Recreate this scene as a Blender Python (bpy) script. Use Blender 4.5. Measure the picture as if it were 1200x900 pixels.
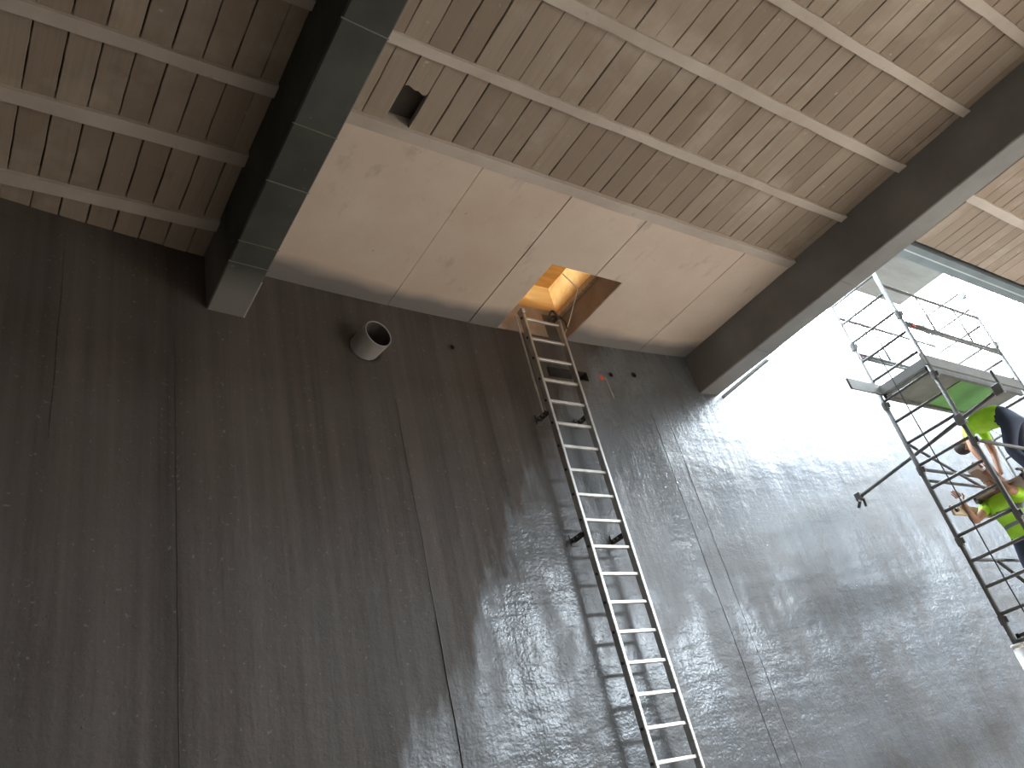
import bpy, bmesh, math, random
from mathutils import Vector, Matrix, noise
random.seed(7)
sc = bpy.context.scene
COL = sc.collection
for o in list(bpy.data.objects):
    bpy.data.objects.remove(o)

# ------------------------------------------------------------------ camera
CZ = 1.6                       # eye height above the tank floor
H = 5.35                       # ceiling height above the eye
ZC = CZ + H                    # ceiling level
cam_d = bpy.data.cameras.new('camera')
cam_d.sensor_width = 36.0
cam_d.lens = 954.5 * 36.0 / 1200.0
cam_d.clip_start = 0.05
cam = bpy.data.objects.new('camera', cam_d)
COL.objects.link(cam)
R0, R1, R2 = (Vector((0.8208303, -0.52576297, -0.22318357)), Vector((0.12729648, 0.54931237, -0.82586411)),
              Vector((0.55680627, 0.6494838, 0.51782002)))
m = Matrix((R0, -R1, -R2)).transposed().to_4x4()
m.translation = (0, 0, CZ)
cam.matrix_world = m
sc.camera = cam

# ------------------------------------------------------------------ sky, exposure
W = bpy.data.worlds.new('overcast_sky')
sc.world = W
W.use_nodes = True
bg = W.node_tree.nodes['Background']
bg.inputs['Color'].default_value = (0.80, 0.91, 1.0, 1)
bg.inputs['Strength'].default_value = 21.0
vs = sc.view_settings
vs.view_transform = 'Standard'
vs.look = 'None'
vs.gamma = 1.0
vs.use_curve_mapping = False
vs.exposure = 1.55
def portal(x0, x1, y0, y1, z):
    d = bpy.data.lights.new('sky_portal', 'AREA')
    d.shape = 'RECTANGLE'
    d.size = x1 - x0
    d.size_y = y1 - y0
    d.cycles.is_portal = True
    o = bpy.data.objects.new('sky_portal', d)
    COL.objects.link(o)
    o.location = ((x0 + x1) / 2, (y0 + y1) / 2, z)

# ------------------------------------------------------------------ helpers
BASE = {}
def obj(name, bm, mat, parent=None, smooth=False):
    me = bpy.data.meshes.new(name)
    if parent is not None:
        b = BASE[parent.name]
        if b.length > 0:
            bmesh.ops.translate(bm, verts=bm.verts, vec=-b)
    bmesh.ops.recalc_face_normals(bm, faces=bm.faces)
    bm.to_mesh(me)
    bm.free()
    if mat is not None:
        me.materials.append(mat)
    if smooth:
        for p in me.polygons:
            p.use_smooth = True
    o = bpy.data.objects.new(name, me)
    COL.objects.link(o)
    if parent is not None:
        o.parent = parent
        BASE[o.name] = BASE[parent.name].copy()
    else:
        BASE[o.name] = Vector((0, 0, 0))
    return o
def inst(name, mesh, loc, parent, rot=None, scale=None):
    o = bpy.data.objects.new(name, mesh)
    COL.objects.link(o)
    o.parent = parent
    o.location = Vector(loc) - BASE[parent.name]
    if rot is not None:
        o.rotation_euler = rot
    if scale is not None:
        o.scale = scale
    BASE[o.name] = Vector(loc)
    return o
def thing(name, label, cat, loc=(0, 0, 0), group=None):
    o = bpy.data.objects.new(name, None)
    COL.objects.link(o)
    o.empty_display_size = 0.1
    o.location = loc
    BASE[o.name] = Vector(loc)
    return tag(o, label, cat, group)
def tag(o, label=None, cat=None, group=None, kind=None):
    if label: o['label'] = label
    if cat: o['category'] = cat
    if group: o['group'] = group
    if kind: o['kind'] = kind
    return o
def mesh_of(bm, name, mat, smooth=False):
    bmesh.ops.recalc_face_normals(bm, faces=bm.faces)
    me = bpy.data.meshes.new(name)
    bm.to_mesh(me)
    bm.free()
    me.materials.append(mat)
    if smooth:
        for p in me.polygons:
            p.use_smooth = True
    return me
def NB():
    return bmesh.new()
def box(bm, x0, x1, y0, y1, z0, z1, bevel=0.0):
    r = bmesh.ops.create_cube(bm, size=1.0)
    vsx = r['verts']
    for v in vsx:
        v.co = Vector(((x0 + x1) / 2 + v.co.x * (x1 - x0), (y0 + y1) / 2 + v.co.y * (y1 - y0), (z0 + z1) / 2 + v.co.z * (z1 - z0)))
    if bevel > 0:
        es = list({e for v in vsx for e in v.link_edges})
        bmesh.ops.bevel(bm, geom=es, offset=bevel, segments=1, affect='EDGES')
    return bm
def frame(d):
    d = d.normalized()
    a = Vector((0, 0, 1)) if abs(d.z) < 0.9 else Vector((1, 0, 0))
    u = d.cross(a).normalized()
    return u, d.cross(u)
def tube(bm, p, q, r, n=8, cap=True, r2=None):
    p, q = Vector(p), Vector(q)
    u, w = frame(q - p)
    r2 = r if r2 is None else r2
    A = [bm.verts.new(p + (u * math.cos(2 * math.pi * i / n) + w * math.sin(2 * math.pi * i / n)) * r) for i in range(n)]
    B = [bm.verts.new(q + (u * math.cos(2 * math.pi * i / n) + w * math.sin(2 * math.pi * i / n)) * r2) for i in range(n)]
    for i in range(n):
        bm.faces.new((A[i], A[(i + 1) % n], B[(i + 1) % n], B[i]))
    if cap:
        bm.faces.new(A[::-1])
        bm.faces.new(B)
    return bm
def polytube(bm, pts, r, n=6):
    for a, b in zip(pts[:-1], pts[1:]):
        tube(bm, a, b, r, n)
    return bm
def bar(bm, p, q, w, h, up=(0, 0, 1)):
    """box beam from p to q, w across, h along up"""
    p, q, up = Vector(p), Vector(q), Vector(up)
    d = (q - p).normalized()
    s = d.cross(up).normalized()
    u = s.cross(d).normalized()
    vs_ = []
    for c in (p, q):
        for a, b in ((-1, -1), (1, -1), (1, 1), (-1, 1)):
            vs_.append(bm.verts.new(c + s * a * w / 2 + u * b * h / 2))
    for f in ((0, 1, 2, 3), (7, 6, 5, 4), (0, 4, 5, 1), (1, 5, 6, 2), (2, 6, 7, 3), (3, 7, 4, 0)):
        bm.faces.new([vs_[i] for i in f])
    return bm

# ------------------------------------------------------------------ materials
class N:
    def __init__(s, name):
        s.m = bpy.data.materials.new(name)
        s.m.use_nodes = True
        s.t = s.m.node_tree
        s.p = s.t.nodes['Principled BSDF']
    def n(s, typ, **kw):
        x = s.t.nodes.new(typ)
        for k, v in kw.items():
            if k.startswith('i_'):
                x.inputs[k[2:].replace('_', ' ')].default_value = v
            else:
                setattr(x, k, v)
        return x
    def l(s, a, b):
        s.t.links.new(a, b)
    def pos(s, scale=(1, 1, 1), loc=(0, 0, 0)):
        g = s.n('ShaderNodeNewGeometry')
        mp = s.n('ShaderNodeMapping')
        mp.inputs['Scale'].default_value = scale
        mp.inputs['Location'].default_value = loc
        s.l(g.outputs['Position'], mp.inputs['Vector'])
        return mp.outputs[0]
    def noise(s, scale, vec=None, detail=4.0, rough=0.55):
        x = s.n('ShaderNodeTexNoise')
        x.inputs['Scale'].default_value = scale
        x.inputs['Detail'].default_value = detail
        x.inputs['Roughness'].default_value = rough
        s.l(vec if vec is not None else s.pos(), x.inputs['Vector'])
        return x.outputs[0]
    def ramp(s, fac, stops):
        r = s.n('ShaderNodeValToRGB')
        el = r.color_ramp.elements
        while len(el) < len(stops):
            el.new(0.5)
        for e, (p, c) in zip(el, stops):
            e.position = p
            e.color = (c, c, c, 1) if isinstance(c, (int, float)) else (*c, 1)
        s.l(fac, r.inputs[0])
        return r.outputs[0]
    def mix(s, fac, a, b, mode='MIX'):
        x = s.n('ShaderNodeMix', data_type='RGBA', blend_type=mode)
        for v, i in ((fac, 0), (a, 6), (b, 7)):
            if isinstance(v, (int, float)):
                x.inputs[i].default_value = v
            elif isinstance(v, tuple):
                x.inputs[i].default_value = (*v, 1)
            else:
                s.l(v, x.inputs[i])
        return x.outputs[2]
    def math(s, op, a, b=0.0, c=None, clamp=False):
        x = s.n('ShaderNodeMath', operation=op, use_clamp=clamp)
        for i, v in enumerate((a, b) if c is None else (a, b, c)):
            if isinstance(v, (int, float)):
                x.inputs[i].default_value = v
            else:
                s.l(v, x.inputs[i])
        return x.outputs[0]
    def col(s, v):
        if isinstance(v, tuple):
            s.p.inputs['Base Color'].default_value = (*v, 1)
        else:
            s.l(v, s.p.inputs['Base Color'])
        return s
    def rough(s, v):
        if isinstance(v, (int, float)):
            s.p.inputs['Roughness'].default_value = v
        else:
            s.l(v, s.p.inputs['Roughness'])
        return s
    def bump(s, h, strength=1.0, dist=0.01):
        b = s.n('ShaderNodeBump')
        b.inputs['Strength'].default_value = strength
        b.inputs['Distance'].default_value = dist
        s.l(h, b.inputs['Height'])
        prev = s.p.inputs['Normal'].links
        if prev:
            s.l(prev[0].from_socket, b.inputs['Normal'])
        s.l(b.outputs[0], s.p.inputs['Normal'])
        return s
CX, CY, CR = 4.597, -26.79, 32.535        # the tank wall is an arc
def wy(x):
    return CY + math.sqrt(CR * CR - (x - CX) ** 2)

def mat_plain(name, c, r=0.6, metal=0.0, var=0.15, scale=8.0, bump=0.0):
    k = N(name)
    n1 = k.noise(scale)
    k.col(k.mix(k.ramp(n1, [(0.3, 0.0), (0.7, 1.0)]), tuple(v * (1 - var) for v in c), tuple(min(1, v * (1 + var)) for v in c)))
    k.rough(r)
    k.p.inputs['Metallic'].default_value = metal
    if bump:
        k.bump(k.noise(scale * 6), 0.6, bump)
    return k.m
def mat_wall():
    k = N('grey_tank_coating')
    streak = k.noise(1.0, k.pos((2.6, 2.6, 0.10)), 6, 0.6)
    patch = k.noise(0.55, None, 5, 0.6)
    fine = k.noise(1.0, k.pos((11, 11, 0.22)), 4, 0.6)
    streak = k.math('ADD', k.math('MULTIPLY', streak, 0.6), k.math('MULTIPLY', fine, 0.4))
    # fresh glossy coat below a ragged line that climbs to the right, older matt coat above
    g = k.n('ShaderNodeNewGeometry')
    sp = k.n('ShaderNodeSeparateXYZ')
    k.l(g.outputs['Position'], sp.inputs[0])
    edge = k.math('ADD', k.math('MULTIPLY', k.math('SUBTRACT', sp.outputs[0], 3.4), 1.35), 3.15)
    edge = k.math('MAXIMUM', edge, 1.4)
    wob = k.math('MULTIPLY', k.math('SUBTRACT', k.noise(1.3, k.pos((1.6, 1.6, 0.5)), 5, 0.65), 0.5), 2.6)
    wet = k.math('DIVIDE', k.math('SUBTRACT', k.math('ADD', edge, wob), sp.outputs[2]), 0.35, clamp=True)
    blot = k.ramp(k.noise(1.7, k.pos((1.2, 1.2, 0.6), (3, 1, 2)), 5, 0.65), [(0.42, 0.0), (0.56, 1.0)])
    wet = k.math('MULTIPLY', wet, k.math('ADD', k.math('MULTIPLY', blot, 0.45), 0.55))
    old = k.mix(k.ramp(streak, [(0.33, 0.0), (0.67, 1.0)]), (0.048, 0.038, 0.031), (0.112, 0.092, 0.079))
    new = k.mix(k.ramp(streak, [(0.3, 0.0), (0.7, 1.0)]), (0.110, 0.117, 0.126), (0.165, 0.174, 0.186))
    c = k.mix(wet, old, new)  # coat colours also paint in warm dim light at left, cool skylight at right
    c = k.mix(k.ramp(patch, [(0.42, 0.0), (0.66, 0.35)]), c, (0.105, 0.100, 0.097))
    speck = k.noise(30, None, 2)
    c = k.mix(k.ramp(speck, [(0.67, 0.0), (0.74, 0.5)]), c, (0.19, 0.185, 0.18))
    k.col(c)
    k.rough(k.math('SUBTRACT', 0.55, k.math('MULTIPLY', wet, 0.35)))
    k.l(k.math('ADD', k.math('MULTIPLY', wet, 0.27), 0.18), k.p.inputs['Specular IOR Level'])
    k.bump(k.noise(1.0, k.pos((5, 5, 0.6)), 3), 0.8, 0.012)
    k.bump(k.noise(5.0, None, 4, 0.6), 0.7, 0.012)
    k.bump(k.noise(1.0, k.pos((1.4, 1.4, 5.5)), 3), 0.7, 0.014)
    k.bump(k.noise(38, None, 3, 0.6), 0.8, 0.004)
    v = k.n('ShaderNodeTexVoronoi')
    v.inputs['Scale'].default_value = 7.0
    k.l(k.pos(), v.inputs['Vector'])
    k.bump(k.ramp(v.outputs['Distance'], [(0.0, 1.0), (0.07, 0.0)]), 0.7, 0.006)
    return k.m
def grey_near_wall(k, c, width, grey, wob=0.18):
    """grey overspray left on the surface along the wall"""
    g = k.n('ShaderNodeNewGeometry')
    vm = k.n('ShaderNodeVectorMath', operation='SUBTRACT')
    vm.inputs[1].default_value = (CX, CY, 0)
    k.l(g.outputs['Position'], vm.inputs[0])
    fl = k.n('ShaderNodeVectorMath', operation='MULTIPLY')
    fl.inputs[1].default_value = (1, 1, 0)
    k.l(vm.outputs[0], fl.inputs[0])
    ln = k.n('ShaderNodeVectorMath', operation='LENGTH')
    k.l(fl.outputs[0], ln.inputs[0])
    d = k.math('SUBTRACT', CR, ln.outputs['Value'])
    d = k.math('ADD', d, k.math('MULTIPLY', k.math('SUBTRACT', k.noise(1.6, None, 2), 0.5), wob * 2))
    f = k.math('SUBTRACT', 1.0, k.math('DIVIDE', d, width), clamp=True)
    return k.mix(k.ramp(f, [(0.15, 0.0), (0.6, 0.95)]), c, grey)
def mat_panel():
    k = N('pale_plaster_panel')
    c = k.mix(k.ramp(k.noise(0.9, None, 5, 0.6), [(0.35, 0.0), (0.65, 1.0)]), (0.59, 0.465, 0.38), (0.67, 0.555, 0.465))
    c = k.mix(k.ramp(k.noise(4.5, k.pos((1.0, 0.5, 1)), 4, 0.6), [(0.60, 0.0), (0.72, 0.5)]), c, (0.38, 0.30, 0.25))
    c = k.mix(k.ramp(k.noise(12, None, 3), [(0.72, 0.0), (0.78, 0.45)]), c, (0.25, 0.21, 0.18))
    c = grey_near_wall(k, c, 0.40, (0.20, 0.185, 0.18), 0.13)
    k.col(c).rough(0.75)
    k.bump(k.noise(9, None, 4), 0.5, 0.006)
    return k.m
def mat_plank():
    k = N('weathered_ceiling_board')
    oi = k.n('ShaderNodeObjectInfo')
    c = k.mix(oi.outputs['Random'], (0.26, 0.20, 0.152), (0.37, 0.30, 0.238))
    gr = k.noise(1.0, k.pos((38, 1.6, 8)), 5, 0.6)
    c = k.mix(k.ramp(gr, [(0.35, 0.35), (0.7, 0.0)]), c, (0.22, 0.165, 0.13))
    big = k.noise(1.1, None, 4, 0.6)
    c = k.mix(k.ramp(big, [(0.52, 0.0), (0.70, 0.5)]), c, (0.52, 0.45, 0.38))
    c = k.mix(k.ramp(k.noise(3.5, None, 5, 0.65), [(0.62, 0.0), (0.72, 0.4)]), c, (0.22, 0.15, 0.115))
    c = k.mix(k.ramp(k.noise(14, None, 3), [(0.70, 0.0), (0.78, 0.6)]), c, (0.62, 0.57, 0.52))
    k.col(c).rough(0.85)
    k.bump(gr, 0.6, 0.004)
    return k.m
def mat_rib():
    k = N('concrete_ceiling_rib')
    c = k.mix(k.ramp(k.noise(1.4, None, 5), [(0.35, 0.0), (0.65, 1.0)]), (0.42, 0.355, 0.305), (0.53, 0.465, 0.41))
    c = k.mix(k.ramp(k.noise(9, None, 4), [(0.66, 0.0), (0.76, 0.5)]), c, (0.30, 0.26, 0.23))
    k.col(c).rough(0.8)
    k.bump(k.noise(25, None, 3), 0.5, 0.004)
    return k.m
def mat_beam(name, a, b, e):
    k = N(name)
    c = k.mix(k.ramp(k.noise(1.5, None, 5, 0.6), [(0.35, 0.0), (0.65, 1.0)]), a, b)
    c = k.mix(k.ramp(k.noise(16, None, 3), [(0.68, 0.0), (0.76, 0.4)]), c, (0.24, 0.24, 0.22))
    c = grey_near_wall(k, c, e, (0.20, 0.185, 0.175), 0.06)
    k.col(c).rough(0.85)
    k.bump(k.noise(7, None, 4), 0.5, 0.006)
    return k.m
def mat_alu(name='worn_aluminium', c=(0.17, 0.168, 0.162), r=0.55, metal=0.3):
    k = N(name)
    k.col(k.mix(k.ramp(k.noise(6, None, 4), [(0.35, 0.0), (0.7, 1.0)]), tuple(v * 0.75 for v in c), c))
    k.p.inputs['Metallic'].default_value = metal
    k.rough(k.math('ADD', k.math('MULTIPLY', k.noise(10), 0.25), r - 0.12))
    return k.m
def mat_wood(name, a, b, sc_=(3, 30, 30), r=0.6):
    k = N(name)
    gr = k.noise(1.0, k.pos(sc_), 5, 0.6)
    k.col(k.mix(k.ramp(gr, [(0.3, 0.0), (0.7, 1.0)]), a, b)).rough(r)
    k.bump(gr, 0.4, 0.002)
    return k.m

M_WALL = mat_wall()
M_PANEL = mat_panel()
M_PLANK = mat_plank()
M_RIB = mat_rib()
M_BEAM = mat_beam('dark_concrete_beam', (0.045, 0.047, 0.041), (0.075, 0.077, 0.067), 0.75)
M_BEAM2 = mat_beam('grey_concrete_beam', (0.20, 0.195, 0.19), (0.26, 0.255, 0.25), 0.75)
M_FLOOR = mat_plain('concrete_floor', (0.54, 0.435, 0.335), 0.8, 0, 0.2, 0.8)
M_SLAB = mat_plain('roof_gap_shade', (0.085, 0.070, 0.060), 0.9, 0, 0.2, 1.5)  # slab coloured dark to paint shade into board gaps and the hole
M_ALU = mat_alu()
M_LAD = mat_alu('ladder_aluminium', (0.66, 0.64, 0.61), 0.45, 0.75)
M_DARK = mat_plain('dark_steel', (0.07, 0.065, 0.06), 0.5, 0.5)
M_PIPE = mat_plain('grey_plastic_pipe', (0.27, 0.25, 0.235), 0.5, 0, 0.12, 5)
M_HOLE = mat_plain('recess_shade', (0.06, 0.05, 0.045), 0.9)  # near-black tone paints shade into wall holes and pipe bore
M_STEEL = mat_plain('blue_grey_painted_steel', (0.17, 0.20, 0.21), 0.45, 0.1, 0.15, 3)
M_ZINC = mat_plain('zinc_strip', (0.55, 0.57, 0.57), 0.4, 0.4, 0.1, 3)
M_FIN = mat_plain('cement_fin', (0.17, 0.17, 0.145), 0.8)
M_FIN2 = mat_plain('ochre_cement_fin', (0.15, 0.145, 0.085), 0.8)
M_SEAM = mat_plain('wall_joint_bead', (0.10, 0.095, 0.09), 0.45, 0, 0.2, 5)
M_PLY = mat_wood('orange_plywood', (0.62, 0.34, 0.10), (0.80, 0.50, 0.18), (2, 14, 14))
M_CURB = mat_plain('hatch_curb_concrete', (0.34, 0.26, 0.21), 0.85, 0, 0.25, 4, 0.003)
M_TIMBER = mat_wood('tan_timber', (0.40, 0.28, 0.17), (0.58, 0.44, 0.29), (3, 25, 25))
M_BROWNPLY = mat_wood('brown_film_plywood', (0.20, 0.135, 0.10), (0.27, 0.19, 0.145), (2, 9, 9), 0.5)
M_GREEN = mat_plain('green_deck_board', (0.13, 0.30, 0.09), 0.6, 0, 0.2, 3)
M_GREYDECK = mat_plain('grey_deck_board', (0.16, 0.165, 0.15), 0.7, 0, 0.25, 4)
M_TOE = mat_plain('grey_toe_board', (0.20, 0.20, 0.19), 0.6, 0, 0.1, 3)
M_SHEET = mat_wood('weathered_plywood', (0.20, 0.185, 0.16), (0.27, 0.25, 0.215), (2, 9, 9))
M_RED = mat_plain('red_clip', (0.50, 0.03, 0.02), 0.5)
M_REDPAINT = mat_plain('red_spray_paint', (0.62, 0.10, 0.05), 0.7)
M_WHITE = mat_plain('white_plastic', (0.80, 0.79, 0.76), 0.5, 0, 0.06, 3)
M_PASTE = mat_plain('pale_sealant', (0.50, 0.47, 0.42), 0.7)
M_ROPE = mat_plain('dark_rope', (0.05, 0.05, 0.05), 0.8)
M_WIRE = mat_plain('pale_wire', (0.75, 0.72, 0.66), 0.5)

# ------------------------------------------------------------------ setting: floor, walls
XL, XR, YB = -6.0, 20.0, -16.0
WT = ZC + 0.35                     # top of the wall
OX0, OX1, OY0 = 8.14, 15.0, 3.10   # roof opening over the scaffold, from the steel edge to the wall
QX0, QX1, QY0, QY1 = 13.0, 19.6, -11.0, -4.5   # unseen second roof opening, added at right to light the ceiling
portal(OX0, OX1, OY0, 5.6, ZC + 0.36)
portal(QX0, QX1, QY0, QY1, ZC + 0.36)

tag(obj('floor', box(NB(), XL - 0.5, XR + 0.5, YB - 0.5, 6.5, -0.2, 0.0), M_FLOOR), 'grey concrete floor of the tank', 'floor', kind='structure')

# holes in the wall: (x, z, half width, half height)
def zrel(te, x):                      # height of a point of the wall at x seen at tan elevation te
    return CZ + te * math.hypot(x, wy(x))
PIPE = (3.19, 6.32, 0.15, 0.15)
VENT = (5.77, 6.43, 0.28, 0.062)
H1 = (4.24, 6.545, 0.032, 0.032)
H2 = (6.43, 6.51, 0.028, 0.028)
H3 = (6.80, 6.55, 0.036, 0.036)
HOLES = [PIPE, VENT, H1, H2, H3]
def lines(a, b, step, extra):
    n = int((b - a) / step)
    L = [a + (b - a) * i / n for i in range(n + 1)]
    ex = sorted(set(extra))
    L = [v for v in L if v in (a, b) or all(abs(v - e) > step * 0.35 for e in ex)]
    return sorted(L + ex)
xs = lines(XL, XR, 0.075, [h[0] - h[2] for h in HOLES] + [h[0] + h[2] for h in HOLES])
zs = lines(0.0, WT, 0.075, [h[1] - h[3] for h in HOLES] + [h[1] + h[3] for h in HOLES])
def wall_relief(x, z):
    a = noise.noise(Vector((x * 0.9, 3.1, z * 0.35))) * 0.010
    b = noise.noise(Vector((x * 2.6, 9.0, z * 0.22))) * 0.007
    c = noise.noise(Vector((x * 4.0, 5.0, z * 4.0))) * 0.0025
    t = min(1.0, max(0.0, (ZC - z) / 0.4))
    t *= min(1.0, max(0.0, (math.hypot(x - 3.19, z - 6.32) - 0.2) / 0.35))
    return (a + b + c) * t
def wpt(x, z, off=0.0):
    """point on the wall surface (off > 0 is into the room)"""
    y = wy(x)
    n = Vector((x - CX, y - CY, 0)).normalized()
    return Vector((x, y, z)) + n * (wall_relief(x, z) - off)
bm = NB()
grid = [[bm.verts.new(wpt(x, z)) for z in zs] for x in xs]
for i in range(len(xs) - 1):
    xm = (xs[i] + xs[i + 1]) / 2
    for j in range(len(zs) - 1):
        zm = (zs[j] + zs[j + 1]) / 2
        if any(abs(xm - h[0]) < h[2] and abs(zm - h[1]) < h[3] for h in HOLES):
            continue
        bm.faces.new((grid[i][j], grid[i + 1][j], grid[i + 1][j + 1], grid[i][j + 1]))
back = []
for i in range(0, len(xs)):
    x = xs[i]
    y = wy(x)
    n = Vector((x - CX, y - CY, 0)).normalized()
    p = Vector((x, y, WT)) + n * 0.35
    back.append((bm.verts.new(p), bm.verts.new((p.x, p.y, 0))))
for i in range(len(xs) - 1):
    bm.faces.new((grid[i][-1], grid[i + 1][-1], back[i + 1][0], back[i][0]))
    bm.faces.new((back[i][0], back[i + 1][0], back[i + 1][1], back[i][1]))
wall = obj('wall_front', bm, M_WALL, smooth=True)
tag(wall, 'curved dark grey coated concrete tank wall with glossy streaks', 'wall', kind='structure')
for nm, b in (('wall_left', (XL - 0.3, XL, YB, 5.0, 0, WT)), ('wall_right', (XR, XR + 0.3, YB, 2.2, 0, WT)), ('wall_back', (XL - 0.3, XR + 0.3, YB - 0.3, YB, 0, WT))):
    tag(obj(nm, box(NB(), *b), M_WALL), 'dark grey coated tank wall outside the view, ' + nm.split('_')[1] + ' side', 'wall', kind='structure')

# recesses behind the wall holes (parts of the wall)
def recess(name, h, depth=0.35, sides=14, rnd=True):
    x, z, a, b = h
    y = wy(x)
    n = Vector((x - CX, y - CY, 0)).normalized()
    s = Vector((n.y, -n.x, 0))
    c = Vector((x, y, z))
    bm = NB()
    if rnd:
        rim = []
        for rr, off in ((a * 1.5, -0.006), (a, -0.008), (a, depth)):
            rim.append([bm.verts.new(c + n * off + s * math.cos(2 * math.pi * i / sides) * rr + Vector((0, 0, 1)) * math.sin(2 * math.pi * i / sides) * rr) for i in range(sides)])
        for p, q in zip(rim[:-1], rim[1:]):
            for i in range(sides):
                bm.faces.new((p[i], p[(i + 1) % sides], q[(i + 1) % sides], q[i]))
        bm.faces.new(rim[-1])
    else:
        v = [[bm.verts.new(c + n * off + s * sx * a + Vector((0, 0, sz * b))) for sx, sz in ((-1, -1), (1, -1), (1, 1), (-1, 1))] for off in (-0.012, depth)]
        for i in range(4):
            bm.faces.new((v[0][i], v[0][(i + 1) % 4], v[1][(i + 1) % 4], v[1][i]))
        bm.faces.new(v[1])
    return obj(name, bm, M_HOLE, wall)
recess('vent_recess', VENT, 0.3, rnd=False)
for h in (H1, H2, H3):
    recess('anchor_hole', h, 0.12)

# vertical joint beads and drips on the wall
def seam(pts, w=0.010, h=0.006, mat=None, name='joint_bead'):
    bm = NB()
    rows = []
    n = len(pts)
    x0, z0 = pts[0]
    full = []
    for (xa, za), (xb, zb) in zip(pts[:-1], pts[1:]):
        k = max(2, int(abs(zb - za) / 0.12))
        for i in range(k):
            t = i / k
            full.append((xa + (xb - xa) * t, za + (zb - za) * t))
    full.append(pts[-1])
    for x, z in full:
        x += noise.noise(Vector((x * 3, 1.7, z * 2.3))) * 0.008
        ww = w * (0.8 + 0.5 * noise.noise(Vector((x, 4.4, z * 5))))
        rows.append([bm.verts.new(wpt(x + dx * ww, z, off)) for dx, off in ((-0.5, -0.004), (-0.2, h), (0.2, h), (0.5, -0.004))])
    for p, q in zip(rows[:-1], rows[1:]):
        for i in range(3):
            bm.faces.new((p[i], p[i + 1], q[i + 1], q[i]))
    return obj(name, bm, mat or M_SEAM, wall, smooth=True)
seam([(1.40, 0.0), (1.40, 6.2)], 0.012, 0.003, M_WALL)
seam([(3.45, 0.0), (3.46, 3.6)], 0.014, 0.009)
seam([(3.46, 3.6), (3.44, 5.75)], 0.007, 0.004)
seam([(6.86, 0.0), (6.86, 6.0)], 0.007, 0.004, M_WALL)
seam([(7.12, 0.0), (7.10, 6.1)], 0.006, 0.003, M_WALL)
seam([(0.55, 4.9), (0.55, 6.75)], 0.010, 0.004, M_WALL)
seam([(6.33, 6.46), (6.36, 6.16)], 0.020, 0.006, M_PASTE, 'sealant_drip')
bm = NB()
cp = wpt(6.27, 6.45)
vsq = []
for i in range(14):
    a = 2 * math.pi * i / 14
    r = 0.045 * (0.75 + 0.5 * random.random())
    vsq.append(bm.verts.new(wpt(6.27 + math.cos(a) * r * 0.8, 6.45 + math.sin(a) * r, 0.004)))
bm.faces.new(vsq)
obj('red_paint_mark', bm, M_REDPAINT, wall)

# ------------------------------------------------------------------ ceiling
HX0, HX1, HY0, HY1 = 4.92, 5.91, 4.62, 5.74        # hatch
B1 = (1.67, 2.006)
B2 = (7.81, 8.14)
SLAB0, SLAB1 = ZC + 0.16, ZC + 0.36
bm = NB()
for (x0, x1, y0, y1) in ((XL - 0.3, HX0, YB - 0.3, 6.3), (HX0, HX1, YB - 0.3, HY0), (HX1, B2[1], YB - 0.3, 6.3), (HX0, HX1, HY1, 6.3),
                         (B2[1], QX0, YB - 0.3, OY0 - 0.1), (QX0, QX1, YB - 0.3, QY0), (QX0, QX1, QY1, OY0 - 0.1), (QX1, XR + 0.3, YB - 0.3, OY0 - 0.1), (OX1, XR + 0.3, OY0 - 0.1, 5.0)):
    box(bm, x0, x1, y0, y1, SLAB0, SLAB1)
ceiling = obj('ceiling', bm, M_SLAB)
tag(ceiling, 'roof of boards laid between concrete ribs above the tank', 'ceiling', kind='structure')

RIBS = [(5.12, 5.245), (4.34, 4.465), (3.635, 3.745), (2.885, 2.970), (2.105, 2.205), (1.36, 1.445), (0.60, 0.69), (-0.15, -0.06)]
def rib(x0, x1, y0, y1, drop=0.0):
    bm = NB()
    n = max(4, int((x1 - x0) / 0.3))
    rows = []
    for i in range(n + 1):
        x = x0 + (x1 - x0) * i / n
        j0, j1 = (random.random() - 0.5) * 0.012, (random.random() - 0.5) * 0.012
        rows.append([bm.verts.new(c) for c in ((x, y0 + j0, ZC - drop), (x, y1 + j1, ZC - drop), (x, y1 + j1, SLAB0 + 0.01), (x, y0 + j0, SLAB0 + 0.01))])
    for p, q in zip(rows[:-1], rows[1:]):
        for i in range(4):
            bm.faces.new((p[i], p[(i + 1) % 4], q[(i + 1) % 4], q[i]))
    bm.faces.new(rows[0])
    bm.faces.new(rows[-1][::-1])
    return obj('rib', bm, M_RIB, ceiling)
for i, (a, b) in enumerate(RIBS):
    rib(-3.6, B1[0], a, b)
    if i >= 2:
        rib(B1[1], B2[0], a, b, 0.012 if i == 2 else 0.0)
    if i >= 4:
        rib(B2[1], 13.9, a - 0.045, b - 0.045)

# boards: a few edge-worn variants, each board an object that shares one of them
def plank_mesh(w, L, seed):
    rnd = random.Random(seed)
    bm = NB()
    n = 6
    rows = []
    for i in range(n + 1):
        y = -L / 2 + L * i / n
        a, b = (rnd.random() - 0.5) * 0.005, (rnd.random() - 0.5) * 0.005
        rows.append([bm.verts.new(c) for c in ((-w / 2 + a, y, 0.004), (-w / 2 + 0.005 + a, y, 0), (w / 2 - 0.005 + b, y, 0), (w / 2 + b, y, 0.004), (w / 2 + b, y, 0.05), (-w / 2 + a, y, 0.05))])
    for p, q in zip(rows[:-1], rows[1:]):
        for i in range(6):
            bm.faces.new((p[i], p[(i + 1) % 6], q[(i + 1) % 6], q[i]))
    bm.faces.new(rows[0])
    bm.faces.new(rows[-1][::-1])
    return mesh_of(bm, 'plank', M_PLANK)
PITCH = 0.2065
STRIPS = [(RIBS[i + 1][1], RIBS[i][0]) for i in range(len(RIBS) - 1)]
PLM = {}
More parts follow.
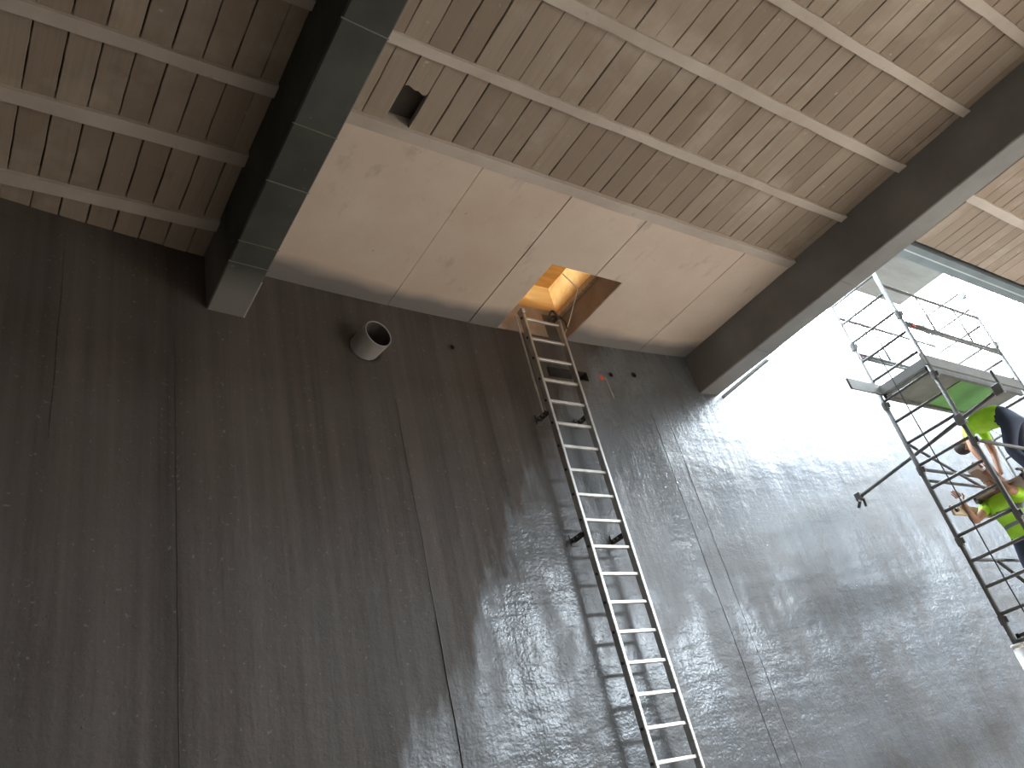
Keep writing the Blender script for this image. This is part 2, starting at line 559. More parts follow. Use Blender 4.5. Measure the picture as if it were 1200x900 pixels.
def pmesh(L, v, w=PITCH):
    key = (round(L, 2), v, round(w, 3))
    if key not in PLM:
        PLM[key] = plank_mesh(w - (0.003, 0.006, 0.010)[v], round(L, 2) + 0.02, len(PLM) + 3)
    return PLM[key]
def lay(x_first, x_end, y0, y1, skip=(), dark=()):
    k = 0
    x = x_first
    while x < x_end - 0.03:
        w = min(PITCH, x_end - x)
        if k not in skip:
            v = 2 if k in dark else random.choice((0, 0, 1, 1, 2))
            if w < PITCH - 0.01:
                me = pmesh(y1 - y0, 0, w)
            else:
                me = pmesh(y1 - y0, v)
            o = inst('plank', me, (x + w / 2 + (random.random() - 0.5) * 0.003, (y0 + y1) / 2, ZC + 0.03 + random.random() * 0.008), ceiling,
                     (0, (random.random() - 0.5) * 0.02, (random.random() - 0.5) * 0.006))
        x += w
        k += 1
# main bay
XM = 2.34 - PITCH
for s in (2, 3, 4):
    y0, y1 = STRIPS[s]
    lay(XM, B2[0], y0, y1, skip=(2,) if s == 2 else (), dark=(1, 3, 7, 12) if s == 2 else (2, 3, 4, 12, 14, 16, 17, 22))
    me = pmesh(y1 - y0, 0, XM - B1[1])
    inst('plank', me, ((XM + B1[1]) / 2, (y0 + y1) / 2, ZC + 0.032), ceiling)
y0, y1 = STRIPS[5]
lay(XM + 8 * PITCH, B2[0], y0, y1)
y0, y1 = STRIPS[6]
lay(XM + 18 * PITCH, B2[0], y0, y1)
# the broken board beside the left beam: only its far end is left, ragged
bm = NB()
hx0, hx1 = XM + 2 * PITCH + 0.003, XM + 3 * PITCH - 0.003
edge = [(hx0 + (hx1 - hx0) * t, 3.275 + e) for t, e in ((0, 0.0), (0.12, -0.012), (0.3, 0.0), (0.45, 0.014), (0.6, 0.006), (0.75, 0.022), (0.9, 0.03), (1, 0.012))]
outline = [(hx0, 2.96), ] + edge + [(hx1, 2.96)]
lo = [bm.verts.new((x, y, ZC + 0.034)) for x, y in outline]
hi = [bm.verts.new((x, y, ZC + 0.084)) for x, y in outline]
bm.faces.new(lo)
bm.faces.new(hi[::-1])
for i in range(len(lo)):
    bm.faces.new((lo[i], lo[(i + 1) % len(lo)], hi[(i + 1) % len(hi)], hi[i]))
tag(obj('plank', bm, M_PLANK, ceiling), 'broken board ending in a ragged edge at a dark hole')
# left bay
for s in range(0, 4):
    y0, y1 = STRIPS[s]
    lay(0.09 - 8 * PITCH, B1[0], y0, y1, dark=(8, 9, 10, 11, 12, 13))
lay(0.07 - 8 * PITCH, B1[0], RIBS[0][1], 5.85, dark=(9, 10, 12, 14))
# right bay beyond the right beam
for s in (3, 4, 5):
    y0, y1 = STRIPS[s]
    lay(B2[1], B2[1] + PITCH * (22 if s == 3 else 16), y0 - 0.045, y1 - 0.045, dark=(3, 4, 5))

# pale panels along the wall in the main bay
def panel(x0, x1, y0, y1, name='panel'):
    g = 0.004
    bm = NB()
    box(bm, x0 + g, x1 - g, y0, y1, ZC - 0.006 + random.random() * 0.006, SLAB0 + 0.01)
    return obj(name, bm, M_PANEL, ceiling)
YP, YW = 3.745, 6.1
panel(B1[1], 3.545, YP, YW)
panel(3.545, 4.545, YP, YW)
panel(4.545, HX0 + 0.004, YP, YW)
panel(HX0 - 0.004, 5.52, YP, HY0)
panel(5.52, HX1 + 0.004, YP, HY0)
panel(HX1 - 0.004, 7.03, YP, YW)
panel(7.03, B2[0], YP, YW)
panel(HX0 - 0.004, HX1 + 0.004, HY1, YW)

# ------------------------------------------------------------------ beams
ZB = CZ + 4.775
def beam(x0, x1, label, mat, y0=-6.0, y1=6.2):
    bm = NB()
    n = 40
    rows = []
    for i in range(n + 1):
        y = y0 + (y1 - y0) * i / n
        j = lambda: (random.random() - 0.5) * 0.008
        c = 0.012
        rows.append([bm.verts.new(v) for v in ((x0 + j() * 0.5, y, ZB + c), (x0 + c, y, ZB + j() * 0.4), (x1 - c, y, ZB + j() * 0.4), (x1 + j() * 0.5, y, ZB + c), (x1, y, SLAB0 + 0.02), (x0, y, SLAB0 + 0.02))])
    for p, q in zip(rows[:-1], rows[1:]):
        for i in range(6):
            bm.faces.new((p[i], p[(i + 1) % 6], q[(i + 1) % 6], q[i]))
    bm.faces.new(rows[0])
    bm.faces.new(rows[-1][::-1])
    o = obj('concrete_beam', bm, mat)
    return tag(o, label, 'beam', 'roof beams', 'structure')
beam_a = beam(B1[0], B1[1], 'dark concrete roof beam with joint lines, left of the pale panels', M_BEAM)
beam_b = beam(B2[0], B2[1], 'dark grey concrete roof beam beside the bright roof opening', M_BEAM2)
for y, m_ in ((2.62, M_FIN), (3.49, M_FIN2), (4.05, M_FIN), (4.72, M_FIN2), (4.97, M_FIN)):
    bm = NB()
    bar(bm, (B1[0] - 0.003, y - 0.01, ZB), (B1[1] + 0.003, y + 0.012, ZB), 0.008, 0.006)
    obj('joint_fin', bm, m_, beam_a)
for y in (2.4, 3.3, 4.6):
    bm = NB()
    bar(bm, (B2[0] - 0.002, y, ZB), (B2[1] + 0.002, y + 0.01, ZB), 0.008, 0.008)
    obj('joint_fin', bm, M_BEAM2, beam_b)
bm = NB()
tube(bm, (B1[1] - 0.002, 5.66, ZB + 0.004), (B1[1] - 0.002, 5.15, ZB + 0.004), 0.006, 6)
obj('edge_bead', bm, M_PASTE, beam_a)

# wooden batten hanging under the right beam's far edge
bm = NB()
bar(bm, (8.21, 5.55, ZB - 0.02), (8.24, 4.75, ZB + 0.03), 0.05, 0.03)
tag(obj('batten', bm, M_TOE), 'short grey batten under the right beam edge against the glare', 'batten')

# steel edge of the roof opening
se = thing('steel_edge_beam', 'blue-grey steel channel along the edge of the roof opening', 'steel beam', (8.14, 3.0, ZC))
bm = NB()
box(bm, 8.14, 15.0, 2.895, 2.975, ZC - 0.01, ZC + 0.36)
obj('channel', bm, M_STEEL, se)
bm = NB()
box(bm, 8.14, 15.0, 2.977, 2.997, ZC - 0.004, ZC + 0.02)
obj('zinc_strip', bm, M_ZINC, se)
bm = NB()
box(bm, 8.14, 15.0, 2.999, 3.10, ZC - 0.002, ZC + 0.018)
box(bm, 8.14, 15.0, 3.08, 3.10, ZC + 0.018, ZC + 0.36)
obj('flange', bm, M_STEEL, se)
tag(obj('cover_sheet', box(NB(), 8.3, 10.95, 3.25, 4.05, ZC + 0.40, ZC + 0.43), M_SHEET), 'plywood sheet lying over part of the roof opening', 'sheet')

# ------------------------------------------------------------------ roof hatch
hb = thing('roof_hatch', 'square roof hatch with orange plywood box above the ladder', 'hatch', ((HX0 + HX1) / 2, (HY0 + HY1) / 2, ZC))
ZK = ZC + 0.43
def part(name, mat, *b, bev=0.0):
    return obj(name, box(NB(), *b, bevel=bev), mat, hb)
part('curb', M_CURB, HX1 - 0.012, HX1 + 0.06, HY0, HY1, ZC + 0.0, ZK)
part('curb', M_CURB, HX0, HX1 + 0.06, HY1 - 0.012, HY1 + 0.06, ZC + 0.0, ZK)
part('curb', M_CURB, HX0 - 0.06, HX0 + 0.01, HY0, HY1, ZC + 0.01, ZK + 0.22)
part('curb', M_CURB, HX0 - 0.06, HX1 + 0.06, HY0 - 0.06, HY0 + 0.01, ZC + 0.01, ZK + 0.39)
part('plywood_side', M_PLY, HX1 + 0.0, HX1 + 0.03, HY0 - 0.1, HY1, ZK, ZK + 0.40)
part('plywood_side', M_PLY, HX0 - 0.4, HX1 + 0.03, HY1, HY1 + 0.03, ZK, ZK + 0.40)
part('lid', M_PLY, HX0 - 0.9, HX1 + 0.03, HY0 - 0.3, HY1 + 0.03, ZK + 0.40, ZK + 0.43)
part('batten', M_TIMBER, HX1 - 0.06, HX1, HY0 + 0.05, HY1 - 0.05, ZK - 0.12, ZK - 0.06)
bm = NB()
polytube(bm, [(5.42, 4.98, ZC + 0.30), (5.72, 5.10, ZC + 0.26), (5.80, 5.50, ZC - 0.05 + 0.1), (5.83, 5.66, ZC - 0.0)], 0.006, 6)
tag(obj('bent_wire', bm, M_WIRE), 'thin pale bent wire hanging in the roof hatch', 'wire')

# ------------------------------------------------------------------ ladder
LX0, LX1, LY = 5.17, 5.69, 5.52
LT = CZ + 5.50
ld = thing('ladder', 'long aluminium ladder fixed to the tank wall below the hatch', 'ladder', ((LX0 + LX1) / 2, LY, 0))
bm = NB()
def stile(bm, x, s):
    d = 0.072
    box(bm, x - 0.004, x + 0.004, LY, LY + d, 0.0, LT)                        # web
    a, b = (x, x + 0.026 * s) if s > 0 else (x + 0.026 * s, x)
    box(bm, a, b, LY - 0.003, LY + 0.003, 0.0, LT)
    box(bm, a, b, LY + d - 0.003, LY + d + 0.003, 0.0, LT)
    return bm
obj('stile', stile(NB(), LX0, 1), M_LAD, ld)
obj('stile', stile(NB(), LX1, 1), M_LAD, ld)
bm = NB()
box(bm, -(LX1 - LX0) / 2, (LX1 - LX0) / 2, -0.017, 0.017, -0.016, 0.016, 0.004)
rung_m = mesh_of(bm, 'rung', M_LAD)
bm = NB()
tube(bm, (-0.012, 0, 0), (0.0, 0, 0), 0.014, 8)
bolt_m = mesh_of(bm, 'bolt', M_DARK)
zt = CZ + 5.40
k = 0
while zt - 0.28 * k > 0.15:
    z = zt - 0.28 * k
    inst('rung', rung_m, ((LX0 + LX1) / 2, LY + 0.036, z), ld)
    inst('bolt', bolt_m, (LX0 - 0.004, LY + 0.036, z), ld)
    k += 1
bm = NB()
tube(bm, (LX0 - 0.035, LY + 0.10, CZ + 4.16), (LX0 - 0.035, LY + 0.10, LT - 0.03), 0.012, 8)
obj('side_rod', bm, M_LAD, ld)
for x in (LX0, LX1):
    bm = NB()
    box(bm, x - 0.012, x + 0.034, LY - 0.012, LY + 0.084, LT - 0.03, LT + 0.02, 0.004)
    obj('end_cap', bm, M_DARK if x == LX1 else M_LAD, ld)
def bracket(x, z):
    bm = NB()
    yw = wy(x) - 0.002
    box(bm, x - 0.022, x - 0.016, LY + 0.05, yw, z - 0.022, z + 0.022)
    box(bm, x - 0.016, x + 0.016, yw - 0.02, yw, z - 0.022, z + 0.022)
    box(bm, x + 0.010, x + 0.016, LY + 0.05, yw, z - 0.022, z + 0.022)
    o = obj('wall_bracket', bm, M_DARK, ld)
    bm = NB()
    box(bm, x - 0.045, x + 0.04, yw - 0.010, yw + 0.004, z - 0.06, z + 0.06, 0.003)
    obj('foot_plate', bm, M_DARK, o)
    for yb in (0.12, 0.18):
        obj('bolt', tube(NB(), (x - 0.028, LY + yb, z), (x + 0.022, LY + yb, z), 0.012, 8), M_LAD, o)
for z in (CZ + 4.14, CZ + 2.74):
    bracket(LX0 - 0.015, z)
    bracket(LX1 - 0.01, z)
# a dark strap knotted round the ladder top
kn = NB()
pts = [Vector((LX1 - 0.05 + 0.05 * math.cos(a) * (1 + 0.2 * math.sin(3 * a)), LY + 0.03 + 0.06 * math.sin(a), LT + 0.02 + 0.05 * math.sin(2 * a))) for a in [i * 2 * math.pi / 14 for i in range(15)]]
polytube(kn, pts, 0.014, 6)
polytube(kn, [Vector((LX1 + 0.02, LY - 0.015, LT + 0.01)), Vector((LX1 + 0.06, LY - 0.03, LT - 0.08)), Vector((LX1 + 0.07, LY - 0.02, LT - 0.17))], 0.008, 6)
tag(obj('strap', kn, M_ROPE), 'dark strap knotted round the top of the ladder', 'strap')

# ------------------------------------------------------------------ pipe stub
x, z, a, b = PIPE
n = Vector((x - CX, wy(x) - CY, 0)).normalized()
c = Vector((x, wy(x), z))
ax = (n + Vector((-0.12, 0, 0))).normalized()
u, w = frame(ax)
bm = NB()
S = 32
rings = []
for off, r in ((0.3, 0.150), (-0.245, 0.150), (-0.25, 0.147), (-0.25, 0.139), (-0.245, 0.1365)):
    rings.append([bm.verts.new(c + ax * off + (u * math.cos(2 * math.pi * i / S) + w * math.sin(2 * math.pi * i / S)) * r) for i in range(S)])
for p, q in zip(rings[:-1], rings[1:]):
    for i in range(S):
        bm.faces.new((p[i], p[(i + 1) % S], q[(i + 1) % S], q[i]))
pipe = tag(obj('pipe_stub', bm, M_PIPE, smooth=True), 'short grey pipe stub sticking out of the wall below the pale panels', 'pipe')
bm = NB()
u2, w2 = frame(n)
rr = [[bm.verts.new(c + n * off + (u2 * math.cos(2 * math.pi * i / S) + w2 * math.sin(2 * math.pi * i / S)) * r) for i in range(S)] for off, r in ((0.003, 0.235), (-0.002, 0.222), (-0.004, 0.151), (0.02, 0.151))]
for p, q in zip(rr[:-1], rr[1:]):
    for i in range(S):
        bm.faces.new((p[i], p[(i + 1) % S], q[(i + 1) % S], q[i]))
obj('collar', bm, M_WALL, pipe, smooth=True)
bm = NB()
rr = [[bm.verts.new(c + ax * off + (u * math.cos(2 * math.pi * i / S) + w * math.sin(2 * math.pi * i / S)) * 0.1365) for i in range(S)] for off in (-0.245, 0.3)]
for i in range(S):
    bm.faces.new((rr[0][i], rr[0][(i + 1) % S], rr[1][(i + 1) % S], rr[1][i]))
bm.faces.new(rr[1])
obj('dark_bore', bm, M_HOLE, pipe, smooth=True)  # inner face coloured dark for the shade inside the pipe

# ------------------------------------------------------------------ scaffold tower
SX0, SX1, SY0, SY1 = 8.78, 11.05, 3.32, 3.97
sf = thing('scaffold_tower', 'aluminium scaffold tower rising through the bright roof opening', 'scaffold', ((SX0 + SX1) / 2, (SY0 + SY1) / 2, 0))
STOP = 7.3
bm = NB()
tube(bm, (0, 0, 0.12), (0, 0, STOP), 0.026, 10)
post_m = mesh_of(bm, 'post', M_ALU, True)
bm = NB()
tube(bm, (0, 0, -0.045), (0, 0, 0.045), 0.036, 10)
box(bm, -0.012, 0.012, -0.055, -0.03, -0.03, 0.03)
coll_m = mesh_of(bm, 'coupler', M_ALU)
bm = NB()
tube(bm, (0, -(SY1 - SY0) / 2, 0), (0, (SY1 - SY0) / 2, 0), 0.019, 8)
srung_m = mesh_of(bm, 'rung', M_ALU, True)
for x in (SX0, SX1):
    for y in (SY0, SY1):
        inst('post', post_m, (x, y, 0), sf)
    z = CZ + 4.86 + 0.28 * 2
    k = 0
    while z > 0.4:
        inst('rung', srung_m, (x, (SY0 + SY1) / 2, z), sf)
        if k % 3 == 0:
            for y in (SY0, SY1):
                inst('coupler', coll_m, (x, y, z - 0.06), sf)
        z -= 0.28
        k += 1
for x in (SX0, SX1):
    for y in (SY0, SY1):
        bm = NB()
        tube(bm, (x, y, 0.015), (x, y, 0.2), 0.018, 8)
        box(bm, x - 0.07, x + 0.07, y - 0.07, y + 0.07, 0.0, 0.015)
        obj('base_jack', bm, M_DARK, sf)
def rail(p, q, r=0.019, name='guard_rail', mat=None):
    return obj(name, tube(NB(), p, q, r, 8), mat or M_ALU, sf, True)
for y in (SY0, SY1):
    for z in (6.03, 6.58):
        rail((SX0, y, z), (SX1, y, z))
    rail((SX0, y, 5.98), (SX1, y, 5.98), 0.016)
    for t in (0.33, 0.72):
        x = SX0 + (SX1 - SX0) * t
        rail((x, y, 6.03), (x, y, 6.58), 0.014, 'strut')
    rail((SX0, y, 4.46), (SX1, y, 4.46))
    rail((SX0, y, 3.40), (SX1, y, 3.40))
    rail((SX0, y, 1.40), (SX1, y, 1.40))
rail((SX0, SY1, 4.80), (SX1, SY1, 3.9), 0.017, 'diagonal_brace')
rail((SX0 + 0.05, SY1, 4.32), (SX1, SY1, 4.32), 0.017, 'guard_rail')
rail((9.35, SY1, 3.40), (SX1, SY1, 2.2), 0.019, 'diagonal_brace')
rail((SX0, SY0, 1.5), (SX1, SY0, 3.3), 0.017, 'diagonal_brace')
rail((SX1, SY0, 4.1), (SX1, SY1, 5.3), 0.015, 'diagonal_brace')
# truss struts under the near ledger
for i in range(4):
    x = 10.0 + i * 0.26
    rail((x, SY0, 4.46), (x + 0.13, SY0, 4.16), 0.012, 'strut')
    rail((x + 0.13, SY0, 4.16), (x + 0.26, SY0, 4.46), 0.012, 'strut')
rail((9.4, SY0, 4.16), (SX1, SY0, 4.16), 0.016)
# decks
def deck(z, x0, x1, mats, toe=True):
    d = obj('deck', box(NB(), x0, x1, SY0 + 0.03, SY1 - 0.03, z, z + 0.03), mats[0], sf)
    for ya in (SY0 + 0.025, SY1 - 0.06):
        obj('deck_frame', box(NB(), x0, x1, ya, ya + 0.035, z - 0.04, z + 0.04), M_ALU, d)
    if mats[1]:
        xm = x0 + (x1 - x0) * 0.36
        obj('trapdoor', box(NB(), xm, x1 - 0.5, SY0 + 0.06, SY1 - 0.08, z - 0.012, z), mats[1], d)
    return d
deck(5.40, SX0 + 0.03, SX1 - 0.03, (M_GREYDECK, M_GREEN))
deck(4.10, 9.55, SX1 - 0.03, (M_BROWNPLY, None))
deck(2.57, SX0 + 0.03, SX1 - 0.03, (M_GREYDECK, None))
def toe(x0, x1, y, z, h=0.14, mat=None):
    return obj('toe_board', box(NB(), x0, x1, y - 0.012, y + 0.012, z, z + h), mat or M_TOE, sf)
toe(SX0 - 0.05, SX1 + 0.05, SY0 + 0.0, 5.42)
toe(8.18, SX1, SY1 - 0.03, 5.42)
toe(8.92, SX1, SY1 - 0.03, 3.90, 0.11, M_TIMBER)
toe(9.5, SX1, SY0 + 0.0, 3.95, 0.20, M_BROWNPLY)
obj('toe_board', box(NB(), SX0 - 0.012, SX0 + 0.012, SY0, SY1, 5.42, 5.52), M_TOE, sf)
for p in ((SX0 + 0.16, SY0 - 0.02, 5.98), (SX0 + 0.10, SY1 + 0.01, 5.98), (8.98, SY1 - 0.05, 3.95), (9.62, SY0 - 0.02, 4.06)):
    bm = NB()
    tube(bm, Vector(p) - Vector((0, 0.02, 0)), Vector(p) + Vector((0, 0.02, 0)), 0.022, 10)
    obj('clip', bm, M_RED if p[2] > 5 else M_DARK, sf)
# stabiliser tube propped towards the wall
rail((8.60, 2.78, CZ + 3.10), (9.30, 5.02, CZ + 3.10), 0.024, 'stabiliser_tube')
bm = NB()
box(bm, 9.255, 9.335, 5.0, 5.08, CZ + 3.05, CZ + 3.15, 0.006)
tube(bm, (9.25, 5.03, CZ + 3.04), (9.32, 5.12, CZ + 3.00), 0.020, 8)
tube(bm, (9.33, 5.02, CZ + 3.06), (9.36, 5.05, CZ + 2.98), 0.016, 8)
obj('stabiliser_foot', bm, M_DARK, sf)
bm = NB()
box(bm, SX0 - 0.06, SX0 + 0.02, SY0 - 0.05, SY0 + 0.04, CZ + 3.04, CZ + 3.16, 0.008)
obj('coupler', bm, M_ALU, sf)
bm = NB()
box(bm, 8.57, 8.64, 2.74, 2.83, CZ + 3.05, CZ + 3.17, 0.008)
tube(bm, (8.60, 2.75, CZ + 3.1), (8.60, 2.75, CZ + 3.32), 0.016, 8)
obj('coupler', bm, M_ALU, sf)
bm = NB()
tube(bm, (SX0, SY1, 0.5), (SX0, SY1, CZ + 0.90), 0.05, 12)
tube(bm, (SX0, SY1, CZ + 0.88), (SX0, SY1, CZ + 0.92), 0.056, 12)
obj('foam_sleeve', bm, M_WHITE, sf, True)
# cable hanging past the rungs
bm = NB()
polytube(bm, [(8.72 + 0.004 * math.sin(i), 3.72 + 0.003 * math.cos(i * 1.7), 7.5 - i * 0.37) for i in range(21)], 0.007, 5)
tag(obj('hanging_cable', bm, M_ROPE), 'thin dark cable hanging down in front of the scaffold rungs', 'cable')

# ------------------------------------------------------------------ people
def person(name, label, chains, mats, base, bands=None):
    """chains: list of (region, [(point, radius)...]) joined where points coincide; one continuous skinned body"""
    me = bpy.data.meshes.new(name + '_skeleton')
    pts, idx, edges, reg, roots = [], {}, [], [], []
    def vid(p, r):
        k = tuple(round(v, 4) for v in p)
        if k not in idx:
            idx[k] = len(pts)
            pts.append((Vector(p), r))
        return idx[k]
    for rg, ch in chains:
        ids = [vid(p, r) for p, r in ch]
        if rg == 'finger' or not roots:
            roots.append(ids[0])
        for a, b in zip(ids[:-1], ids[1:]):
            edges.append((a, b))
            reg.append(rg)
    me.from_pydata([p for p, r in pts], edges, [])
    o = bpy.data.objects.new(name, me)
    COL.objects.link(o)
    sk = o.modifiers.new('skin', 'SKIN')
    sk.use_smooth_shade = True
    if not me.skin_vertices:
        bpy.context.view_layer.objects.active = o
    lay_ = me.skin_vertices[0].data
    for i, (p, r) in enumerate(pts):
        rr = r if isinstance(r, tuple) else (r, r)
        lay_[i].radius = rr
        lay_[i].use_root = i in roots
    ss = o.modifiers.new('sub', 'SUBSURF')
    ss.levels = ss.render_levels = 3
    dg = bpy.context.evaluated_depsgraph_get()
    dg.update()
    body = bpy.data.meshes.new_from_object(o.evaluated_get(dg))
    bpy.data.objects.remove(o)
    names = list(mats)
    body.materials.clear()
    for k in names:
        body.materials.append(mats[k])
    for f in body.polygons:
        c = f.center
        best, br = 1e9, names[0]
        for (a, b), rg in zip(edges, reg):
            A, B = pts[a][0], pts[b][0]
            t = max(0, min(1, (c - A).dot(B - A) / max(1e-9, (B - A).length_squared)))
            d = (c - (A + (B - A) * t)).length
            if d < best:
                best, br = d, rg
        br = 'skin' if br in ('finger', 'skin') else br
        if br == 'jacket' and bands and any(a <= c.z - base[2] <= b for a, b in bands):
            br = 'band'
        f.material_index = names.index(br)
        f.use_smooth = True
    body.transform(Matrix.Translation(-Vector(base)))
    p = bpy.data.objects.new(name, body)
    COL.objects.link(p)
    p.location = base
    BASE[p.name] = Vector(base)
    tag(p, label, 'person', 'workers on the scaffold')
    return p
M_SKIN = mat_plain('skin', (0.42, 0.22, 0.14), 0.55, 0, 0.08, 20)
M_HIVIS = mat_plain('lime_hi_vis_cloth', (0.42, 0.78, 0.04), 0.7, 0, 0.10, 9)
M_NAVY = mat_plain('navy_work_trousers', (0.035, 0.045, 0.075), 0.8, 0, 0.2, 6)
M_BOOT = mat_plain('dark_boots', (0.05, 0.04, 0.035), 0.7)
M_BAND = mat_plain('grey_reflective_tape', (0.20, 0.22, 0.21), 0.4)
M_HAIR = mat_plain('dark_hair', (0.03, 0.022, 0.018), 0.7)
def fingers(hand, d, side, up, curl):
    """five short chains rooted in the palm"""
    d, side, up = Vector(d).normalized(), Vector(side).normalized(), Vector(up).normalized()
    out = []
    for i, L in enumerate((0.075, 0.085, 0.08, 0.062)):
        b = Vector(hand) + d * 0.03 + side * (i - 1.5) * 0.020
        m1 = b + d * L * 0.55 + up * curl * 0.3 * L
        m2 = m1 + d * L * 0.25 + up * curl * 0.7 * L
        out.append(('finger', [(tuple(b), 0.010), (tuple(m1), 0.009), (tuple(m2), 0.007)]))
    b = Vector(hand) - d * 0.01 - side * 0.03
    m1 = b - side * 0.03 + d * 0.03 + up * 0.01
    out.append(('finger', [(tuple(b), 0.012), (tuple(m1), 0.010), (tuple(m1 + d * 0.03 + up * 0.02 * curl), 0.008)]))
    return out
def head_chain(neck, head, face):
    n_, h_, f_ = Vector(neck), Vector(head), Vector(face).normalized()
    up = (h_ - n_).normalized()
    ch = [('skin', [(tuple(n_), 0.055), (tuple(h_ - up * 0.07), (0.062, 0.066)), (tuple(h_), (0.078, 0.092)), (tuple(h_ + up * 0.08), (0.068, 0.08)), (tuple(h_ + up * 0.115), 0.03)])]
    ch.append(('finger', [(tuple(h_ + f_ * 0.075 + up * 0.01), 0.014), (tuple(h_ + f_ * 0.105 - up * 0.02), 0.013)]))     # nose
    s = up.cross(f_).normalized()
    for k in (-1, 1):
        ch.append(('finger', [(tuple(h_ + s * k * 0.075 + up * 0.02), 0.014), (tuple(h_ + s * k * 0.09 - up * 0.02), 0.011)]))  # ears
    return ch
def face_parts(p, head, up, face):
    h_, up, f_ = Vector(head), Vector(up).normalized(), Vector(face).normalized()
    s = up.cross(f_).normalized()
    bm = NB()
    bmesh.ops.create_uvsphere(bm, u_segments=14, v_segments=9, radius=1.0)
    rot = Matrix((s, f_, up)).transposed()
    for v in bm.verts:
        q = Vector((v.co.x * 0.094, v.co.y * 0.106, v.co.z * 0.105))
        v.co = rot @ q + h_ + up * 0.035 - f_ * 0.018
    bmesh.ops.delete(bm, geom=[v for v in bm.verts if (v.co - h_).dot(up) < -0.01 or ((v.co - h_).dot(f_) > 0.055 and (v.co - h_).dot(up) < 0.07)], context='VERTS')
    obj('hair', bm, M_HAIR, p, True)
    for k in (-1, 1):
        bm = NB()
        bmesh.ops.create_uvsphere(bm, u_segments=8, v_segments=6, radius=0.011)
        bmesh.ops.translate(bm, verts=bm.verts, vec=h_ + f_ * 0.085 + s * k * 0.032 + up * 0.012)
        obj('eye', bm, M_ROPE, p, True)
    bm = NB()
    bar(bm, h_ + f_ * 0.086 - up * 0.052 - s * 0.024, h_ + f_ * 0.086 - up * 0.052 + s * 0.024, 0.012, 0.008, up)
    obj('mouth', bm, M_TIMBER, p)
# worker bent over on the middle deck, reaching down
def V(*a):
    return tuple(a)
Zd = 4.13
pel = (10.26, 3.36, Zd + 0.84)
ch = [('trousers', [(pel, (0.16, 0.17)), ((10.25, 3.45, Zd + 0.89), (0.155, 0.16))]),
      ('jacket', [((10.25, 3.45, Zd + 0.89), (0.155, 0.16)), ((10.24, 3.60, Zd + 0.94), (0.165, 0.15)), ((10.22, 3.75, Zd + 0.95), (0.16, 0.14)), ((10.21, 3.86, Zd + 0.92), (0.085, 0.085))]),
      ('skin', [((10.21, 3.86, Zd + 0.92), (0.085, 0.085)), ((10.20, 3.91, Zd + 0.89), 0.055)])]
for s, hnd in ((-1, (9.95, 3.72, Zd + 0.13)), (1, (10.34, 3.84, Zd + 0.30))):
    sh = (10.21 + s * 0.18, 3.77, Zd + 0.90)
    el = (10.20 + s * 0.24, 3.82, Zd + 0.60)
    mid = ((sh[0] * .55 + el[0] * .45, sh[1] * .5 + el[1] * .5, sh[2] * .55 + el[2] * .45), 0.058)
    ch.append(('jacket', [((10.22, 3.75, Zd + 0.95), (0.16, 0.14)), (sh, 0.068), mid]))
    wr = tuple(el[i] * 0.18 + hnd[i] * 0.82 for i in range(3))
    ch.append(('skin', [mid, (el, 0.046), (wr, 0.031), (hnd, (0.040, 0.022))]))
    dd = Vector(hnd) - Vector(el)
    ch += fingers(hnd, dd, (s, 0, 0.0), (0, -0.7, -0.3), 0.8)
    hx = 10.26 + s * 0.11
    ch.append(('trousers', [(pel, (0.16, 0.17)), ((hx, 3.37, Zd + 0.76), 0.108), ((hx + s * 0.02, 3.52, Zd + 0.45), 0.074), ((hx + s * 0.02, 3.42, Zd + 0.12), 0.058)]))
    ch.append(('boots', [((hx + s * 0.02, 3.42, Zd + 0.12), 0.058), ((hx + s * 0.02, 3.42, Zd + 0.055), 0.05), ((hx + s * 0.03, 3.58, Zd + 0.045), 0.042)]))
ch += head_chain((10.20, 3.91, Zd + 0.89), (10.18, 3.96, Zd + 0.79), (0, -0.75, -0.66))
p1 = person('person', 'worker in lime jacket and navy trousers bending down on the scaffold deck', ch,
            {'jacket': M_HIVIS, 'trousers': M_NAVY, 'skin': M_SKIN, 'boots': M_BOOT}, (10.26, 3.5, Zd))
face_parts(p1, (10.18, 3.96, Zd + 0.79), (-0.1, 0.5, -0.86), (0, -0.86, -0.5))
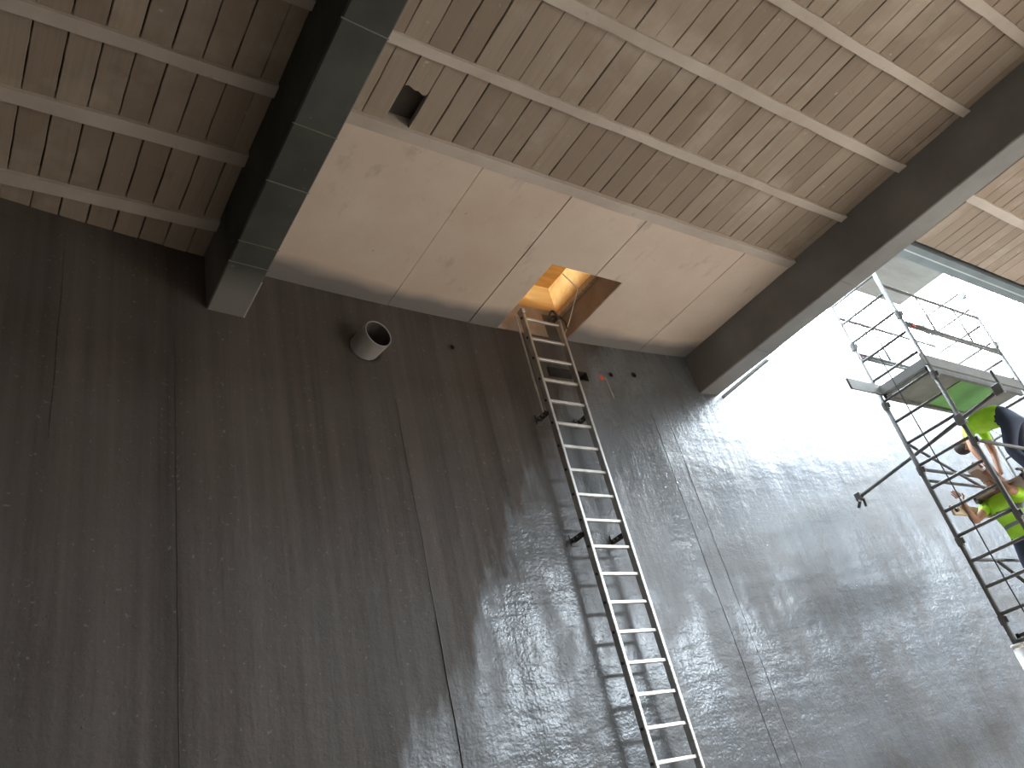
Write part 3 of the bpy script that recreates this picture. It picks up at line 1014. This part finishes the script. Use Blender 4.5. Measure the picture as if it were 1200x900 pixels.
# worker standing on the lower deck, holding the scaffold
Z2 = 2.60
cx, cy = 9.72, 3.72
pel = (cx + 0.02, cy, Z2 + 0.93)
ch = [('trousers', [(pel, (0.155, 0.12)), ((cx + 0.01, cy, Z2 + 0.96), (0.155, 0.12))]),
      ('jacket', [((cx + 0.01, cy, Z2 + 0.96), (0.155, 0.12)), ((cx, cy, Z2 + 1.06), (0.16, 0.12)), ((cx - 0.01, cy, Z2 + 1.22), (0.165, 0.12)), ((cx - 0.02, cy, Z2 + 1.40), (0.16, 0.115)), ((cx - 0.03, cy, Z2 + 1.49), (0.08, 0.075))]),
      ('skin', [((cx - 0.03, cy, Z2 + 1.49), (0.08, 0.075)), ((cx - 0.04, cy, Z2 + 1.53), 0.055)])]
for s, el, hnd in ((1, (cx - 0.42, cy + 0.22, Z2 + 1.24), (cx - 0.62, cy + 0.16, Z2 + 1.46)), (-1, (cx - 0.28, cy - 0.20, Z2 + 1.42), (cx - 0.34, cy - 0.10, Z2 + 1.70))):
    sh = (cx - 0.03, cy + s * 0.19, Z2 + 1.42)
    md = tuple(sh[i] * 0.5 + el[i] * 0.5 for i in range(3))
    ch.append(('jacket', [((cx - 0.02, cy, Z2 + 1.40), (0.16, 0.115)), (sh, 0.070), (md, 0.060)]))
    wr = tuple(el[i] * 0.18 + hnd[i] * 0.82 for i in range(3))
    ch.append(('skin', [(md, 0.060), (el, 0.048), (wr, 0.032), (hnd, (0.040, 0.022))]))
    ch += fingers(hnd, Vector(hnd) - Vector(el), (0, 1, 0), (-0.8, 0, 0.2), 0.9)
    hip = (cx + 0.02, cy + s * 0.10, Z2 + 0.86)
    ch.append(('trousers', [(pel, (0.155, 0.12)), (hip, 0.105), ((cx - 0.03, cy + s * 0.12, Z2 + 0.48), 0.072), ((cx + 0.03, cy + s * 0.12, Z2 + 0.12), 0.055)]))
    ch.append(('boots', [((cx + 0.03, cy + s * 0.12, Z2 + 0.12), 0.055), ((cx + 0.03, cy + s * 0.12, Z2 + 0.055), 0.05), ((cx - 0.12, cy + s * 0.13, Z2 + 0.045), 0.042)]))
ch += head_chain((cx - 0.04, cy, Z2 + 1.53), (cx - 0.06, cy, Z2 + 1.66), (-0.9, 0.2, 0.2))
p2 = person('person', 'worker in lime vest with grey bands standing inside the scaffold, arms raised', ch,
            {'jacket': M_HIVIS, 'trousers': M_NAVY, 'skin': M_SKIN, 'boots': M_BOOT, 'band': M_BAND}, (cx, cy, Z2), ((1.09, 1.145), (1.24, 1.295)))
face_parts(p2, (cx - 0.06, cy, Z2 + 1.66), (0, 0, 1), (-1, 0.1, 0.1))
# timber handed up between the two
bm = NB()
bar(bm, (9.26, 3.67, 4.34), (9.95, 3.71, 4.17), 0.11, 0.06)
tag(obj('timber_board', bm, M_BROWNPLY), 'brown timber offcut held between the two scaffold workers', 'board')
